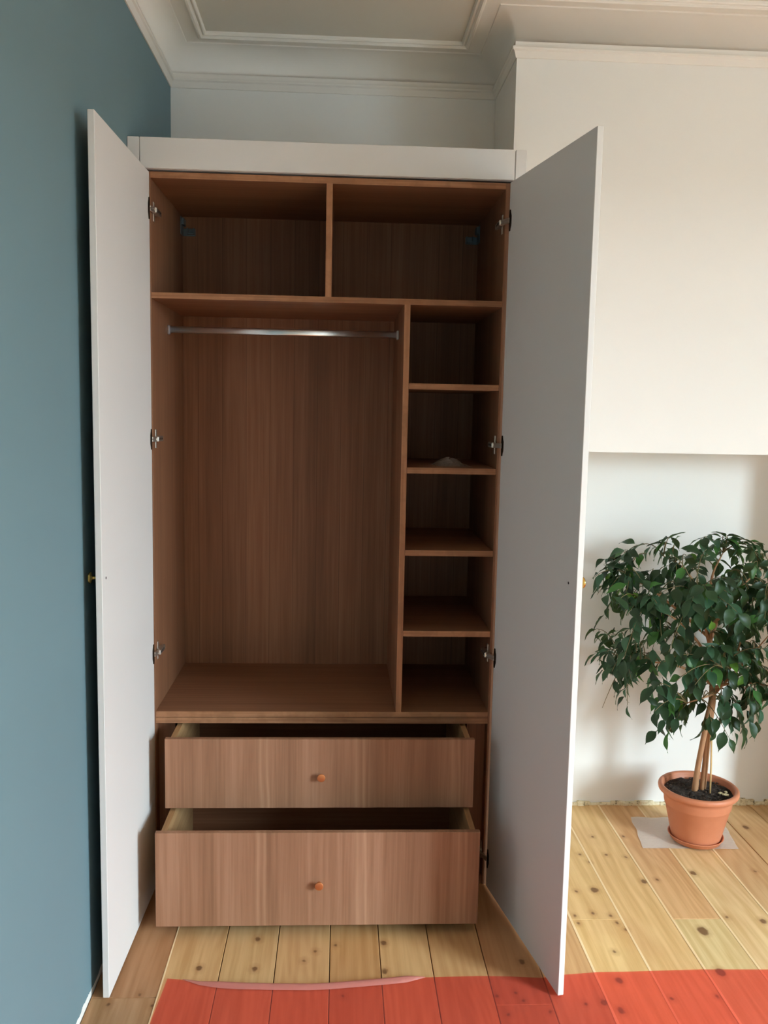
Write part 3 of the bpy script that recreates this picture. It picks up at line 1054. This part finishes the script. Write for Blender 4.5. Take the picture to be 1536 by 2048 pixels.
def leaf_bm(L, Wd, droop, fold, seed, bm=None):
    """Pointed oval leaf with a folded midrib, wavy rim, drip tip and stalk; grows along +Y, face up +Z."""
    bm = bm or new()
    n = 7
    rows = []
    for i in range(n + 1):
        t = i / n
        w = Wd * 0.5 * (math.sin(math.pi * min(1, t / 0.9) ** 0.74) if t < 0.9 else 0)
        w = max(w, Wd * 0.05 * (1 - t) + 0.0004)
        y = L * (math.sin(t * droop) / droop if droop > 0.05 else t)
        z = -L * (1 - math.cos(t * droop)) / droop if droop > 0.05 else 0
        wav = 0.002 * math.sin(t * 9 + seed)
        rows.append([bm.verts.new((-w, y, z + w * fold + wav)), bm.verts.new((0, y, z)), bm.verts.new((w, y, z + w * fold - wav))])
    for a, b in zip(rows[:-1], rows[1:]):
        for k in range(2):
            bm.faces.new((a[k], a[k + 1], b[k + 1], b[k])).smooth = True
    s = [bm.verts.new((-0.0006, -0.010, 0.002)), bm.verts.new((0.0006, -0.010, 0.002))]
    bm.faces.new((s[0], s[1], rows[0][2], rows[0][0]))
    return bm


leaf_meshes = []
for i in range(8):
    bm = leaf_bm(0.066, random.uniform(0.028, 0.034), random.uniform(0.35, 1.1), random.uniform(0.15, 0.5), i * 1.7)
    me = bpy.data.meshes.new('leaf')
    bm.to_mesh(me); bm.free()
    at = me.color_attributes.new('leafcol', 'FLOAT_COLOR', 'POINT')
    for d in at.data:
        d.color = (1, 1, 1, 1)
    me.materials.append(M_leaf)
    leaf_meshes.append(me)

items = []
centre = Vector((1.85, PY - 0.02, 0.78))
for p, dr, q in anchors:
    for att in range(4):
        out = (p - centre); out.z *= 0.3
        out = out.normalized() if out.length > 1e-4 else Vector((0, -1, 0))
        side = dr.cross(Vector((0, 0, 1)))
        side = side.normalized() if side.length > 1e-3 else Vector((1, 0, 0))
        y = (out * 0.50 + side * (0.65 if q % 2 else -0.65) + dr * 0.35
             + Vector((random.uniform(-.35, .35), random.uniform(-.35, .35), random.uniform(-1.35, -0.15)))).normalized()
        if random.random() < 0.07:
            y.z = abs(y.z)
        s = random.uniform(0.70, 1.15)
        tip = p + y * 0.074 * s
        # the foliage parts in front of the bare trunk and the fork of the lowest limb
        q2 = (p + tip) / 2
        if q2.y < 0.31:
            k2 = (0.29 + 2.7421) / (q2.y + 2.7421)
            xp, zp = 0.536 + (q2.x - 0.536) * k2, 1.5537 + (q2.z - 1.5537) * k2
            if (abs(xp - 1.893) < 0.036 and 0.44 < zp < 0.60) or (abs(xp - 1.925) < 0.035 and 0.56 < zp < 0.625):
                continue
        if (inside(tip.x, tip.z) or (random.random() < 0.5 and tip.x > 1.405 and tip.z > 0.37 and not 0.74 < tip.z < 0.90)) and tip.y < 0.580 and inside(p.x, p.z):
            break
    else:
        continue
    up = Vector((0, 0, 1)) * 0.7 + out * 0.8 + Vector((random.uniform(-.4, .4), random.uniform(-.4, .4), 0))
    x = y.cross(up)
    if x.length < 0.05:
        x = y.cross(Vector((1, 0, 0)))
    x.normalize()
    z = x.cross(y).normalized()
    m = Matrix(((x.x, y.x, z.x, 0), (x.y, y.y, z.y, 0), (x.z, y.z, z.z, 0), (0, 0, 0, 1))) @ Matrix.Diagonal((s, s, s, 1))
    pp = p + y * 0.010 * s
    r = random.random()
    if r < 0.025:
        c = lin(104, 146, 60)
    elif r < 0.09:
        c = lin(66, 108, 52)
    elif r < 0.26:
        c = lin(56, 90, 66)
    else:
        g = random.uniform(0.8, 1.15)
        c = lin(43 * g, 68 * g, 41 * g)
    items.append((pp, m, random.randrange(8), c))
items.sort(key=lambda it: (it[0] - Vector((0.9, -2.3, 1.2))).length)
for pp, m, mi, c in items[:300]:
    o = bpy.data.objects.new('leaf', leaf_meshes[mi])
    COL.objects.link(o)
    o.parent = tree
    mm = m.copy(); mm.translation = pp - WORIG[tree]
    o.matrix_local = mm
    o.color = c
rest = items[300:]
bm = new()
lay = bm.verts.layers.float_color.new('leafcol')
for pp, m, mi, c in rest:
    me = leaf_meshes[mi]
    vv = []
    for v in me.vertices:
        nv = bm.verts.new((m @ v.co) + pp); nv[lay] = c; vv.append(nv)
    for f in me.polygons:
        bm.faces.new([vv[i] for i in f.vertices]).smooth = True
me = bpy.data.meshes.new('foliage')
for v in bm.verts:
    v.co -= WORIG[tree]
bm.to_mesh(me); bm.free()
me.materials.append(M_leaf)
fo = bpy.data.objects.new('foliage', me)
COL.objects.link(fo); fo.parent = tree; fo['kind'] = 'stuff'
print('leaves', len(items), 'tips', len(tips))
